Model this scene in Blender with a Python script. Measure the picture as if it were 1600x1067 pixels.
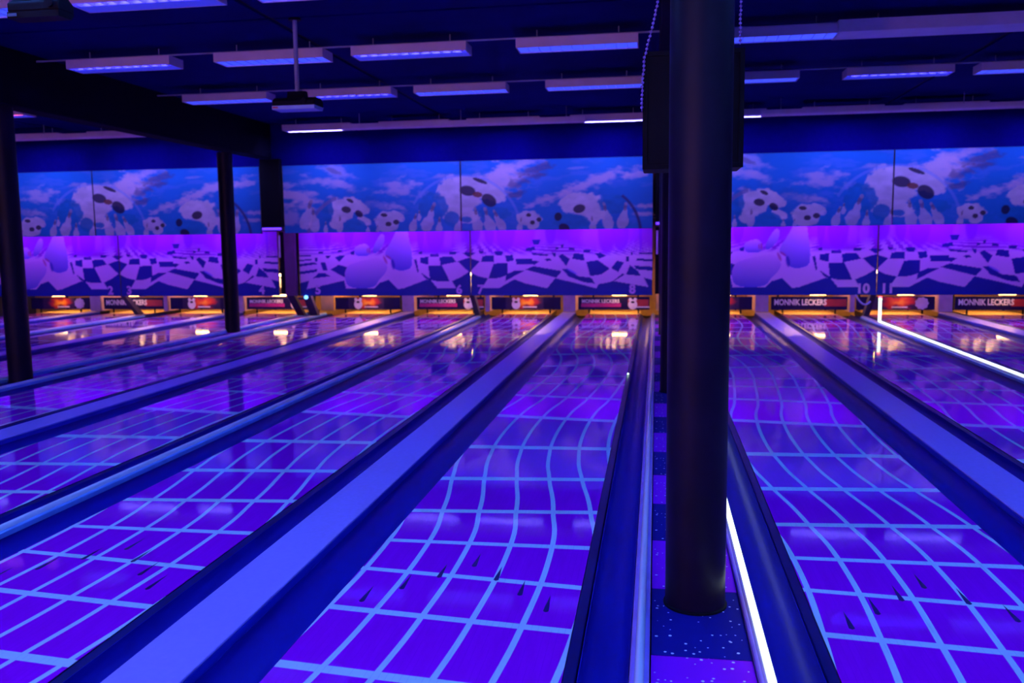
import bpy, bmesh, math, random
import numpy as np
from mathutils import Matrix, Vector

random.seed(7)
for o in list(bpy.data.objects):
    bpy.data.objects.remove(o)
SC = bpy.context.scene
COL = SC.collection

# ------------------------------------------------------------------ camera
CAM_H = 1.563
F_PX, YAW, PITCH, ROLL = 1382.36, 0.161757, 0.115656, -0.0119806

def cam_axes():
    cy, sy, cp, sp = math.cos(YAW), math.sin(YAW), math.cos(PITCH), math.sin(PITCH)
    fwd = Vector((-sy * cp, cy * cp, -sp))
    right = Vector((cy, sy, 0))
    up = right.cross(fwd)
    c, s = math.cos(ROLL), math.sin(ROLL)
    return c * right + s * up, -s * right + c * up, fwd

AR, AU, AF = cam_axes()
cam_data = bpy.data.cameras.new('camera')
cam = bpy.data.objects.new('camera', cam_data)
COL.objects.link(cam)
cam.matrix_world = Matrix(((AR.x, AU.x, -AF.x, 0), (AR.y, AU.y, -AF.y, 0), (AR.z, AU.z, -AF.z, CAM_H), (0, 0, 0, 1)))
cam_data.sensor_width = 36.0
cam_data.lens = F_PX / 1600.0 * 36.0
cam_data.clip_end = 200
cam_data.dof.use_dof = True
cam_data.dof.focus_distance = 4.3
cam_data.dof.aperture_fstop = 2.7
SC.camera = cam

# ------------------------------------------------------------------ world, exposure
world = bpy.data.worlds.new('dark_hall')
SC.world = world
world.use_nodes = True
world.node_tree.nodes['Background'].inputs[0].default_value = (0.01, 0.01, 0.05, 1)
world.node_tree.nodes['Background'].inputs[1].default_value = 0.2
SC.view_settings.view_transform = 'Standard'
SC.view_settings.look = 'None'
SC.view_settings.exposure = 0.4
SC.view_settings.gamma = 1.0
SC.view_settings.use_curve_mapping = False
SC.cycles.use_denoising = True
SC.cycles.max_bounces = 8
SC.cycles.sample_clamp_indirect = 6.0

# light colours and strengths of the lamps (built further down)
UV = (0.030, 0.026, 1.0)          # black-light tubes in view
DIM = (0.06, 0.12, 1.0)           # faint blue glow of the fixtures without tubes
BLUE = (0.07, 0.215, 1.0)          # unseen fill rows added above and behind the viewer
REAR = (0.20, 0.19, 1.0)          # rear row that washes the mural
UV_S, DIM_S, BLUE_S, REAR_S = 210.0, 1.0, 54.0, 130.0
PINK, PINK_S = (1.0, 0.40, 0.66), 280.0  # unseen globes added behind the viewer for pink fill
VIOLET, VIOLET_S = (0.24, 0.03, 1.0), 34.0    # tubes hidden behind the upper mural
WARM, WARM_S, PIT_S = (1.0, 0.50, 0.14), 20.0, 40.0
NEARUV, NEARUV_S = (0.22, 0.15, 1.0), 52.0   # hidden fill tubes added behind the lower mural's bottom edge
RED, RED_S = (1.0, 0.12, 0.14), 30.0
LED, LED_S = (0.80, 0.97, 1.0), 1.7

# ------------------------------------------------------------------ materials
def nt_new(name):
    m = bpy.data.materials.new(name)
    m.use_nodes = True
    nt = m.node_tree
    return m, nt, nt.nodes['Principled BSDF']

def mat(name, base, rough=0.5, metallic=0.0, var=0.12, scale=6.0, spec=0.5, coat=0.0, bump=0.0, stretch=None):
    m, nt, b = nt_new(name)
    tc = nt.nodes.new('ShaderNodeTexCoord')
    mp = nt.nodes.new('ShaderNodeMapping')
    if stretch:
        mp.inputs['Scale'].default_value = stretch
    nz = nt.nodes.new('ShaderNodeTexNoise')
    nz.inputs['Scale'].default_value = scale
    nz.inputs['Detail'].default_value = 4
    rp = nt.nodes.new('ShaderNodeValToRGB')
    rp.color_ramp.elements[0].color = tuple(c * (1 - var) for c in base) + (1,)
    rp.color_ramp.elements[1].color = tuple(min(1, c * (1 + var)) for c in base) + (1,)
    rp.color_ramp.elements[0].position = 0.3
    rp.color_ramp.elements[1].position = 0.7
    nt.links.new(tc.outputs['Object'], mp.inputs['Vector'])
    nt.links.new(mp.outputs[0], nz.inputs['Vector'])
    nt.links.new(nz.outputs['Fac'], rp.inputs[0])
    nt.links.new(rp.outputs[0], b.inputs['Base Color'])
    b.inputs['Roughness'].default_value = rough
    b.inputs['Metallic'].default_value = metallic
    b.inputs['Specular IOR Level'].default_value = spec
    b.inputs['Coat Weight'].default_value = coat
    b.inputs['Coat Roughness'].default_value = 0.08
    if bump:
        bp = nt.nodes.new('ShaderNodeBump')
        bp.inputs['Strength'].default_value = bump
        bp.inputs['Distance'].default_value = 0.01
        nt.links.new(nz.outputs['Fac'], bp.inputs['Height'])
        nt.links.new(bp.outputs[0], b.inputs['Normal'])
    return m

def emit(name, col, strength, base=(0.8, 0.8, 0.8)):
    m, nt, b = nt_new(name)
    b.inputs['Base Color'].default_value = (*base, 1)
    b.inputs['Emission Color'].default_value = (*col, 1)
    b.inputs['Emission Strength'].default_value = strength
    return m

def print_mat(name, rough=0.45, spec=0.3):
    m, nt, b = nt_new(name)
    a = nt.nodes.new('ShaderNodeAttribute')
    a.attribute_name = 'print'
    nt.links.new(a.outputs['Color'], b.inputs['Base Color'])
    b.inputs['Roughness'].default_value = rough
    b.inputs['Specular IOR Level'].default_value = spec
    return m

M = {
    'ceiling': mat('ceiling_paint', (0.004, 0.008, 0.11), 0.9, var=0.15, scale=1.2, spec=0.05),
    'seam': mat('ceiling_void', (0.002, 0.002, 0.004), 0.9),
    'wall': mat('dark_wall_paint', (0.03, 0.03, 0.09), 0.8, var=0.2, scale=1.5),
    'soffit': mat('soffit_paint', (0.004, 0.002, 0.15), 0.8, var=0.15, scale=1.0, spec=0.04),
    'beam': mat('beam_black_paint', (0.003, 0.003, 0.010), 0.8, spec=0.08),
    'pillar': mat('pillar_dark_lacquer', (0.008, 0.003, 0.014), 0.42, var=0.3, scale=3.0, spec=0.16),
    'black': mat('black_plastic', (0.004, 0.004, 0.007), 0.6, spec=0.12),
    'blackgloss': mat('black_gloss_plastic', (0.008, 0.008, 0.012), 0.25),
    'housing': mat('fixture_white_enamel', (0.88, 0.74, 0.82), 0.5, var=0.05),
    'fin': mat('fixture_louver_white', (0.72, 0.72, 0.80), 0.35, var=0.05),
    'conduit': mat('conduit_grey', (0.35, 0.40, 0.55), 0.5),
    'valance': mat('valance_white_enamel', (0.95, 0.82, 0.90), 0.5, var=0.05),
    'gutter': mat('gutter_navy_plastic', (0.010, 0.008, 0.26), 0.42, var=0.10, scale=2.0, stretch=(1, 0.15, 1), spec=0.25),
    'ledge': mat('ledge_dark_navy', (0.006, 0.005, 0.085), 0.35, spec=0.4),
    'laneedge': mat('lane_edge_black', (0.010, 0.008, 0.05), 0.4),
    'cap': mat('cap_lilac_laminate', (0.46, 0.35, 0.92), 0.33, var=0.05, scale=40.0, spec=0.4),
    'capside': mat('cap_side_navy', (0.02, 0.03, 0.55), 0.4),
    'rail': mat('rail_pale_plastic', (0.88, 0.95, 0.98), 0.18, var=0.04, coat=0.4),
    'railbase': mat('rail_base_blue', (0.22, 0.48, 0.92), 0.3),
    'rail_lilac': mat('rail_channel_lilac', (0.42, 0.25, 0.75), 0.35),
    'maple': mat('pin_deck_maple', (0.62, 0.40, 0.18), 0.28, var=0.15, scale=8, stretch=(6, 0.4, 1)),
    'kick': mat('kickback_grey_lilac', (0.42, 0.26, 0.50), 0.55),
    'kickwood': mat('kickback_maple', (0.75, 0.45, 0.14), 0.5),
    'pit': mat('pit_tan_curtain', (0.45, 0.26, 0.12), 0.8),
    'pin': mat('pin_white_coating', (0.85, 0.82, 0.78), 0.25, var=0.03),
    'pinband': mat('pin_red_band', (0.6, 0.02, 0.03), 0.3),
    'leg': mat('mural_leg_brown', (0.05, 0.025, 0.045), 0.55),
    'post': mat('mural_post_mauve', (0.16, 0.07, 0.16), 0.55),
    'approach': mat('approach_maple', (0.30, 0.12, 0.35), 0.3, var=0.2, scale=5, stretch=(8, 0.4, 1)),
    'sub': mat('subfloor_concrete', (0.02, 0.02, 0.04), 0.9),
    'ink': mat('arrow_dark_ink', (0.012, 0.004, 0.10), 0.35),
    'number': mat('number_sticker_violet', (0.85, 0.62, 0.92), 0.5),
    'tileA': None, 'tileB': None,
    'signnavy': mat('sign_navy_print', (0.012, 0.005, 0.07), 0.5, spec=0.15),
    'signwhite': mat('sign_white_print', (0.85, 0.85, 0.88), 0.5),
    'signmagenta': mat('sign_magenta_print', (0.55, 0.02, 0.22), 0.5),
    'signred': mat('sign_red_print', (0.45, 0.03, 0.03), 0.5),
    'signink': mat('sign_dark_ink', (0.02, 0.02, 0.03), 0.5),
    'signviolet': mat('sign_violet_badge', (0.50, 0.40, 0.80), 0.5),
    'print': print_mat('mural_print'),
    'signprint': print_mat('flame_print', 0.5),
    'uv': emit('uv_tube_glow', UV, UV_S),
    'uvfar': emit('rear_tube_glow', REAR, REAR_S),
    'diffuser': emit('blue_diffuser_glow', (0.035, 0.065, 1.0), DIM_S, (0.15, 0.15, 0.35)),  # faint blue glow put into the undersides of fixtures without tubes
    'lens': emit('blue_lens_glow', (0.03, 0.05, 1.0), 0.35, (0.2, 0.2, 0.4)),
    'casingviolet': emit('casing_violet_glow', (0.10, 0.01, 1.0), 1.6),
    'nearuv': emit('pit_fill_glow', NEARUV, NEARUV_S),
    'pitwarm': emit('pit_lamp_glow', WARM, PIT_S),
    'bluefill': emit('blue_fill_glow', BLUE, BLUE_S),
    'violet': emit('violet_tube_glow', VIOLET, VIOLET_S),
    'warm': emit('warm_tube_glow', WARM, WARM_S),
    'red': emit('red_tube_glow', RED, RED_S),
    'led': emit('led_white_glow', LED, LED_S),
    'ledred': emit('led_red_glow', (1.0, 0.08, 0.10), 3.0),
    'ledgreen': emit('led_green_glow', (0.2, 1.0, 0.35), 3.0),
    'ledblue': emit('led_blue_glow', (0.10, 0.40, 1.0), 2.5),
    'mint_dot': emit('mint_dot_glow', (0.6, 1.0, 0.85), 5.0),
    'pink': emit('pink_fill_glow', PINK, PINK_S),
    'unlit': mat('unlit_tube_glass', (0.80, 0.80, 0.88), 0.3),
    'projwhite': mat('projector_pale_panel', (0.45, 0.75, 0.95), 0.4),
    'projdim': mat('projector_label_blue', (0.08, 0.16, 0.22), 0.5),
    'projred': mat('projector_red_mark', (0.7, 0.05, 0.05), 0.4),
    'chain': mat('bead_chain_violet', (0.55, 0.35, 0.9), 0.15, metallic=0.4),
    'hose': mat('cable_lilac', (0.40, 0.40, 0.85), 0.4),
}

def tile_mat(name, base):
    m, nt, b = nt_new(name)
    tc = nt.nodes.new('ShaderNodeTexCoord')
    vo = nt.nodes.new('ShaderNodeTexVoronoi')
    vo.inputs['Scale'].default_value = 36
    vo.inputs['Randomness'].default_value = 1.0
    nz = nt.nodes.new('ShaderNodeTexNoise')
    nz.inputs['Scale'].default_value = 17
    th = nt.nodes.new('ShaderNodeMath'); th.operation = 'MULTIPLY'
    nt.links.new(nz.outputs['Fac'], th.inputs[0]); th.inputs[1].default_value = 0.36
    sub = nt.nodes.new('ShaderNodeMath'); sub.operation = 'SUBTRACT'
    nt.links.new(th.outputs[0], sub.inputs[0]); sub.inputs[1].default_value = -0.02
    lt = nt.nodes.new('ShaderNodeMath'); lt.operation = 'LESS_THAN'
    nt.links.new(vo.outputs['Distance'], lt.inputs[0]); nt.links.new(sub.outputs[0], lt.inputs[1])
    rnd = nt.nodes.new('ShaderNodeMath'); rnd.operation = 'GREATER_THAN'
    sep = nt.nodes.new('ShaderNodeSeparateColor')
    nt.links.new(vo.outputs['Color'], sep.inputs[0])
    nt.links.new(sep.outputs[0], rnd.inputs[0]); rnd.inputs[1].default_value = 0.5
    an = nt.nodes.new('ShaderNodeMath'); an.operation = 'MULTIPLY'
    nt.links.new(lt.outputs[0], an.inputs[0]); nt.links.new(rnd.outputs[0], an.inputs[1])
    mx = nt.nodes.new('ShaderNodeMix'); mx.data_type = 'RGBA'
    nt.links.new(tc.outputs['Object'], vo.inputs['Vector']); nt.links.new(tc.outputs['Object'], nz.inputs['Vector'])
    nt.links.new(an.outputs[0], mx.inputs['Factor'])
    mx.inputs[6].default_value = (*base, 1)
    mx.inputs[7].default_value = (0.9, 0.95, 0.95, 1)
    nt.links.new(mx.outputs[2], b.inputs['Base Color'])
    b.inputs['Roughness'].default_value = 0.6
    b.inputs['Specular IOR Level'].default_value = 0.1
    return m
M['tileA'] = tile_mat('carpet_tile_navy', (0.008, 0.006, 0.16))
M['tileB'] = tile_mat('carpet_tile_purple', (0.42, 0.005, 0.62))

# wave-warped grid printed on every lane: x shift along y, and the y of each cross line at both lane edges
WAVE = [(-0.4, .87), (0.8, .91), (2.0, .80), (2.94, .61), (3.4, .645), (4.1, .665), (4.9, .60), (5.63, .49), (6.2, .42), (6.8, .392), (7.53, .41),
        (8.5, .52), (9.5, .60), (10.5, .65), (11.1, .63), (12.73, .40), (13.4, .37), (15.0, .52), (16.5, .65), (18.0, .58), (19.6, .40)]
WAVE[0:4] = [(-0.4, .45), (0.8, .42), (2.0, .50), (2.94, .61)]
CROSS = [(-.4, -.4), (.25, .2), (.9, .8), (1.65, 1.5), (2.35, 2.22), (2.96, 2.85), (3.48, 3.37), (3.93, 3.82), (4.33, 4.34), (4.84, 4.93), (5.54, 5.63), (6.44, 6.48),
         (7.64, 7.49), (8.68, 8.52), (9.41, 9.39), (9.92, 9.98), (10.70, 11.0), (11.8, 12.0), (13.0, 12.9), (14.0, 13.85), (14.9, 14.85), (15.5, 15.6), (16.2, 16.4), (17.2, 17.3), (18.4, 18.3), (19.6, 19.5)]
Y0L, Y1L = -0.4, 19.6

def float_curve(nt, pts):
    n = nt.nodes.new('ShaderNodeFloatCurve')
    c = n.mapping.curves[0]
    while len(c.points) > 2:
        c.points.remove(c.points[-1])
    c.points[0].location = pts[0]
    c.points[1].location = pts[-1]
    for p in pts[1:-1]:
        c.points.new(*p)
    n.mapping.update()
    return n

def lane_mat():
    m, nt, b = nt_new('lane_grid_overlay')
    N, L = nt.nodes.new, nt.links.new
    def math_(op, a, c=None):
        n = N('ShaderNodeMath'); n.operation = op
        for i, v in enumerate((a, c)):
            if v is None: continue
            if isinstance(v, (int, float)): n.inputs[i].default_value = v
            else: L(v, n.inputs[i])
        return n.outputs[0]
    tc = N('ShaderNodeTexCoord'); sp = N('ShaderNodeSeparateXYZ')
    L(tc.outputs['Object'], sp.inputs[0])
    x, y = sp.outputs[0], sp.outputs[1]
    yn = math_('DIVIDE', math_('SUBTRACT', y, Y0L), Y1L - Y0L)
    nrm = lambda v: (v - Y0L) / (Y1L - Y0L)
    wv = float_curve(nt, [(nrm(a), c) for a, c in WAVE]); L(yn, wv.inputs['Value'])
    K = len(CROSS) - 1
    cl = float_curve(nt, [(nrm(a), i / K) for i, (a, c) in enumerate(CROSS)]); L(yn, cl.inputs['Value'])
    cr = float_curve(nt, [(nrm(c), i / K) for i, (a, c) in enumerate(CROSS)]); L(yn, cr.inputs['Value'])
    for n in (wv, cl, cr):
        n.inputs['Factor'].default_value = 1.0
    u = math_('DIVIDE', math_('SUBTRACT', x, wv.outputs[0]), 0.215)
    du = math_('ABSOLUTE', math_('SUBTRACT', math_('FRACT', math_('ADD', u, 10.5)), 0.5))
    lx = math_('LESS_THAN', du, 0.062)
    t = math_('DIVIDE', x, 1.066)
    ph = math_('ADD', math_('MULTIPLY', cl.outputs[0], math_('SUBTRACT', 1.0, t)), math_('MULTIPLY', cr.outputs[0], t))
    ph = math_('MULTIPLY', ph, float(K))
    dv = math_('ABSOLUTE', math_('SUBTRACT', math_('FRACT', math_('ADD', ph, 10.5)), 0.5))
    ly = math_('LESS_THAN', dv, 0.050)
    line = math_('MAXIMUM', lx, ly)
    # board joints, 39 boards
    bd = math_('ABSOLUTE', math_('SUBTRACT', math_('FRACT', math_('MULTIPLY', t, 39.0)), 0.5))
    joint = math_('GREATER_THAN', bd, 0.475)
    nz = N('ShaderNodeTexNoise'); nz.inputs['Scale'].default_value = 3.0
    mp = N('ShaderNodeMapping'); mp.inputs['Scale'].default_value = (9, 1.2, 1)
    L(tc.outputs['Object'], mp.inputs[0]); L(mp.outputs[0], nz.inputs[0])
    jm = math_('MULTIPLY', joint, math_('GREATER_THAN', nz.outputs['Fac'], 0.47))
    rp = N('ShaderNodeValToRGB')
    rp.color_ramp.elements[0].color = (0.48, 0.003, 0.60, 1); rp.color_ramp.elements[1].color = (0.60, 0.006, 0.74, 1)
    L(nz.outputs['Fac'], rp.inputs[0])
    m1 = N('ShaderNodeMix'); m1.data_type = 'RGBA'
    L(line, m1.inputs['Factor']); L(rp.outputs[0], m1.inputs[6]); m1.inputs[7].default_value = (0.72, 0.97, 0.98, 1)
    m2 = N('ShaderNodeMix'); m2.data_type = 'RGBA'; m2.blend_type = 'MULTIPLY'
    L(math_('MULTIPLY', jm, 0.35), m2.inputs['Factor']); L(m1.outputs[2], m2.inputs[6]); m2.inputs[7].default_value = (0.2, 0.3, 0.6, 1)
    L(m2.outputs[2], b.inputs['Base Color'])
    b.inputs['Roughness'].default_value = 0.055
    n2 = N('ShaderNodeTexNoise'); n2.inputs['Scale'].default_value = 2.2
    L(tc.outputs['Object'], n2.inputs[0])
    bp = N('ShaderNodeBump'); bp.inputs['Strength'].default_value = 0.02; bp.inputs['Distance'].default_value = 0.01
    L(n2.outputs['Fac'], bp.inputs['Height']); L(bp.outputs[0], b.inputs['Normal'])
    b.inputs['Specular IOR Level'].default_value = 0.4
    return m
M['lane'] = lane_mat()

# ------------------------------------------------------------------ mesh helpers
class MB:
    def __init__(s):
        s.v, s.f, s.mi = [], [], []
    def box(s, x0, x1, y0, y1, z0, z1, mi=0):
        n = len(s.v)
        s.v += [(x0, y0, z0), (x1, y0, z0), (x1, y1, z0), (x0, y1, z0), (x0, y0, z1), (x1, y0, z1), (x1, y1, z1), (x0, y1, z1)]
        for q in ((0, 3, 2, 1), (4, 5, 6, 7), (0, 1, 5, 4), (1, 2, 6, 5), (2, 3, 7, 6), (3, 0, 4, 7)):
            s.f.append(tuple(n + i for i in q)); s.mi.append(mi)
        return s
    def prism_y(s, prof, y0, y1, closed=True, mi=0, caps=True, steps=1):
        """profile in (x, z), swept along y"""
        k = len(prof); n = len(s.v)
        for j in range(steps + 1):
            y = y0 + (y1 - y0) * j / steps
            s.v += [(x, y, z) for x, z in prof]
        for j in range(steps):
            for i in range(k if closed else k - 1):
                a, b = n + j * k + i, n + j * k + (i + 1) % k
                s.f.append((a, b, b + k, a + k)); s.mi.append(mi)
        if caps and closed:
            s.f.append(tuple(n + i for i in reversed(range(k)))); s.mi.append(mi)
            s.f.append(tuple(n + steps * k + i for i in range(k))); s.mi.append(mi)
        return s
    def prism_x(s, prof, x0, x1, mi=0):
        """profile in (y, z), swept along x"""
        k = len(prof); n = len(s.v)
        for x in (x0, x1):
            s.v += [(x, y, z) for y, z in prof]
        for i in range(k):
            a, b = n + i, n + (i + 1) % k
            s.f.append((b, a, a + k, b + k)); s.mi.append(mi)
        s.f.append(tuple(n + i for i in range(k))); s.mi.append(mi)
        s.f.append(tuple(n + k + i for i in reversed(range(k)))); s.mi.append(mi)
        return s
    def prism_z(s, prof, z0, z1, mi=0):
        k = len(prof); n = len(s.v)
        for z in (z0, z1):
            s.v += [(x, y, z) for x, y in prof]
        for i in range(k):
            a, b = n + i, n + (i + 1) % k
            s.f.append((a, b, b + k, a + k)); s.mi.append(mi)
        s.f.append(tuple(n + i for i in reversed(range(k)))); s.mi.append(mi)
        s.f.append(tuple(n + k + i for i in range(k))); s.mi.append(mi)
        return s
    def lathe(s, prof, cx=0, cy=0, seg=24, mi=0):
        n = len(s.v); k = len(prof)
        for r, z in prof:
            for i in range(seg):
                a = 2 * math.pi * i / seg
                s.v.append((cx + r * math.cos(a), cy + r * math.sin(a), z))
        for j in range(k - 1):
            for i in range(seg):
                a, b = n + j * seg + i, n + j * seg + (i + 1) % seg
                s.f.append((a, b, b + seg, a + seg)); s.mi.append(mi)
        s.f.append(tuple(n + i for i in reversed(range(seg)))); s.mi.append(mi)
        s.f.append(tuple(n + (k - 1) * seg + i for i in range(seg))); s.mi.append(mi)
        return s
    def tube(s, pts, r, seg=8, mi=0):
        n0 = len(s.v); k = len(pts)
        P = [Vector(p) for p in pts]
        for j, p in enumerate(P):
            d = (P[min(j + 1, k - 1)] - P[max(j - 1, 0)]).normalized()
            ref = Vector((0, 0, 1)) if abs(d.z) < 0.9 else Vector((1, 0, 0))
            a = d.cross(ref).normalized(); b = a.cross(d)
            for i in range(seg):
                t = 2 * math.pi * i / seg
                s.v.append(tuple(p + r * (math.cos(t) * a + math.sin(t) * b)))
        for j in range(k - 1):
            for i in range(seg):
                a, b = n0 + j * seg + i, n0 + j * seg + (i + 1) % seg
                s.f.append((a, a + seg, b + seg, b)); s.mi.append(mi)
        s.f.append(tuple(n0 + i for i in range(seg))); s.mi.append(mi)
        s.f.append(tuple(n0 + (k - 1) * seg + i for i in reversed(range(seg)))); s.mi.append(mi)
        return s
    def mesh(s, name, mats, smooth=False):
        me = bpy.data.meshes.new(name)
        me.from_pydata(s.v, [], s.f)
        for mm in (mats if isinstance(mats, (list, tuple)) else [mats]):
            me.materials.append(mm)
        me.polygons.foreach_set('material_index', s.mi)
        if smooth:
            me.polygons.foreach_set('use_smooth', [True] * len(s.f))
            try:
                me.set_sharp_from_angle(angle=math.radians(38))
            except Exception:
                pass
        me.update()
        return me
    def build(s, name, mats, parent=None, smooth=False, loc=None, bevel=0):
        me = s.mesh(name, mats, smooth)
        return link(name, me, parent, loc, bevel)

def link(name, me, parent=None, loc=None, bevel=0):
    o = bpy.data.objects.new(name, me)
    COL.objects.link(o)
    if parent is not None:
        o.parent = parent
    if loc is not None:
        o.location = loc
    if bevel:
        b = o.modifiers.new('bevel', 'BEVEL'); b.width = bevel; b.segments = 2; b.limit_method = 'ANGLE'
    return o

def empty(name, loc=(0, 0, 0)):
    o = bpy.data.objects.new(name, None)
    COL.objects.link(o)
    o.location = loc
    o.empty_display_size = 0.1
    return o

def tag(o, label, cat, group=None):
    o['label'] = label; o['category'] = cat
    if group:
        o['group'] = group
    return o

def struct(o):
    o['kind'] = 'structure'
    return o

def rect(x0, x1, z0, z1, bev):
    return [(x0 + bev, z0), (x1 - bev, z0), (x1, z0 + bev), (x1, z1 - bev), (x1 - bev, z1), (x0 + bev, z1), (x0, z1 - bev), (x0, z0 + bev)]

def text_mesh(name, body, size, mm, bold=0.0):
    cu = bpy.data.curves.new(name, 'FONT')
    cu.body = body; cu.size = size; cu.align_x = 'CENTER'; cu.align_y = 'CENTER'
    cu.extrude = 0.001; cu.offset = bold; cu.resolution_u = 3
    t = bpy.data.objects.new(name, cu); COL.objects.link(t)
    dg = bpy.context.evaluated_depsgraph_get()
    me = bpy.data.meshes.new_from_object(t.evaluated_get(dg))
    bpy.data.objects.remove(t)
    me.materials.clear(); me.materials.append(mm)
    return me

# ------------------------------------------------------------------ plan (metres; lanes run along +y, lane surface at z = 0)
LW, GW, CW, RW = 1.066, 0.235, 0.29, 0.09
PER = 7.32
XL, XR, YB, YF = -15.4, 8.4, -6.0, 20.4
CEIL = 3.70
def group_plan(x0):
    """x0 = left edge of the leftmost gutter of a group of four lanes"""
    p = {}
    p['lanes'] = [x0 + GW, x0 + 3 * GW + LW + CW, x0 + 5 * GW + 2 * LW + CW + RW, x0 + 7 * GW + 3 * LW + 2 * CW + RW]
    p['caps'] = [x0 + 2 * GW + LW, x0 + 6 * GW + 3 * LW + CW + RW]
    p['rail'] = x0 + 4 * GW + 2 * LW + CW
    p['end'] = x0 + 8 * GW + 4 * LW + 2 * CW + RW
    return p
GX = [0.42 - 2 * PER, 0.42 - PER, 0.42]
GROUPS = [group_plan(x) for x in GX]
# gap between groups: rail | walkway | rail
Y_START, Y_DECK, Y_SIGN, Y_END = 0.15, 18.12, 18.30, 19.35
UY, LY = 15.70, 16.50        # mural planes (upper in front)

# ------------------------------------------------------------------ room shell
struct(MB().box(XL, XR, 0.12, YF, -0.30, -0.20).build('floor', M['sub']))
struct(MB().box(XL, XR, YB, 0.12, -0.20, 0.0).build('floor_approach', M['approach']))
struct(MB().box(XL - 0.15, XL, YB, YF, -0.3, CEIL + 0.1).build('wall_left', M['wall']))
struct(MB().box(XR, XR + 0.15, YB, YF, -0.3, CEIL + 0.1).build('wall_right', M['wall']))
struct(MB().box(XL, XR, YB - 0.15, YB, -0.3, CEIL + 0.1).build('wall_back', M['wall']))
struct(MB().box(XL, XR, YF, YF + 0.15, -0.3, CEIL + 0.1).build('wall_front', M['pit']))
struct(MB().box(XL, XR, UY + 0.04, UY + 0.14, 2.945, CEIL).build('wall_soffit', M['soffit']))
ceil = struct(MB().box(XL, XR, YB, YF, CEIL + 0.02, CEIL + 0.10).build('ceiling', M['seam']))
bx = [XL, -11.05, -3.70, 3.74, XR]
by = [YB, 1.0, 8.37, UY + 0.04]
g = 0.03
for i in range(len(bx) - 1):
    for j in range(len(by) - 1):
        MB().box(bx[i] + g, bx[i + 1] - g, by[j] + g, by[j + 1] - g, CEIL, CEIL + 0.02).build('ceiling_panel', M['ceiling'], ceil)
for x, w in ((-7.27, 0.27), (0.02, 0.30)):
    struct(MB().prism_y(rect(x, x + w, 3.08, CEIL, 0.01), -2.0, UY - 0.05).build('ceiling_beam', M['beam']))

# ------------------------------------------------------------------ lanes
ORD = ['first', 'second', 'third', 'fourth', 'fifth', 'sixth', 'seventh', 'eighth', 'ninth', 'tenth', 'eleventh', 'twelfth']
LANE_X = [x for p in GROUPS for x in p['lanes']]
lane_me = MB()
lane_me.box(0, LW, Y_START, Y_DECK, -0.002, 0.0, 0)
lane_me = lane_me.mesh('lane_surface', M['lane'])
core_me = MB().box(0.002, LW - 0.002, Y_START, Y_END, -0.10, -0.0021).mesh('lane_core', M['laneedge'])
deck_me = MB().box(0, LW, Y_DECK + 0.004, Y_END, -0.002, 0.0).mesh('pin_deck', M['maple'])
# arrow: slim dart
am = MB()
prof = [(-0.012, 0), (0.0, -0.010), (0.012, 0), (0.009, 0.05), (0.004, 0.115), (0.0, 0.17), (-0.004, 0.115), (-0.009, 0.05)]
am.prism_z(prof, 0.0, 0.0006)
arrow_me = am.mesh('arrow', M['ink'])
NW = ['one', 'two', 'three', 'four', 'five', 'six', 'seven', 'eight', 'nine', 'ten', 'eleven', 'twelve']
for i, x in enumerate(LANE_X):
    e = tag(empty('bowling_lane', (x, 0, 0)), 'purple bowling lane %s with a pale blue wavy grid' % NW[i], 'lane', 'bowling lanes')
    ls = link('lane_surface', lane_me, e); link('lane_core', core_me, e); link('pin_deck', deck_me, e)
    if 5 <= i <= 9:
        for k in range(7):
            t = (k - 3) / 3.0
            link('arrow', arrow_me, ls, (LW / 2 + 0.405 * t + 0.0, 4.02 - 0.47 * abs(t) ** 1.0, 0.0))

# gutters: a round channel; those facing the column strip carry a flat dark ledge along the lane
def gutter_mesh(w):
    gm = MB()
    outer = [(0.004 + (w - 0.008) * (0.5 - 0.5 * math.cos(math.pi * k / 12)), -0.012 - 0.078 * math.sin(math.pi * k / 12)) for k in range(13)]
    inner = [(x, z - 0.008) for x, z in reversed(outer)]
    gm.prism_y([(outer[0][0], 0.0)] + outer + [(outer[-1][0], 0.0), (outer[-1][0] + 0.003, 0.0)] + inner + [(outer[0][0] - 0.003, 0.0)], Y_START, 18.2)
    return gm.mesh('channel', M['gutter'], smooth=True)
LEDGE = 0.052
gut_wide, gut_slim = gutter_mesh(GW), gutter_mesh(GW - LEDGE)
led_me = MB().prism_y([(0.002, -0.10), (LEDGE - 0.006, -0.10), (LEDGE - 0.006, -0.012), (LEDGE - 0.010, -0.008), (0.002, -0.005)], Y_START, 18.2).mesh('ledge', M['ledge'])
led_rm = MB().prism_y([(-0.002, -0.005), (-LEDGE + 0.010, -0.008), (-LEDGE + 0.006, -0.012), (-LEDGE + 0.006, -0.10), (-0.002, -0.10)], Y_START, 18.2).mesh('ledge', M['ledge'])
BESIDE = [('the column strip rail', 'its broad divider'), ('its broad divider', 'the narrow rail'), ('the narrow rail', 'its broad divider'), ('its broad divider', 'the column strip rail')]
for i, x in enumerate(LANE_X):
    for k, gx in enumerate((x - GW, x + LW)):
        e = tag(empty('gutter', (gx, 0, 0)), 'navy gutter between lane %s and %s' % (NW[i], BESIDE[i % 4][k]), 'gutter', 'lane gutters')
        if i < 8 and k == 1:
            link('channel', gut_slim, e, (LEDGE, 0, 0)); link('ledge', led_me, e)
        elif i >= 8 and k == 0:
            link('channel', gut_slim, e); link('ledge', led_rm, e, (GW, 0, 0))
        else:
            link('channel', gut_wide, e)

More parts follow.
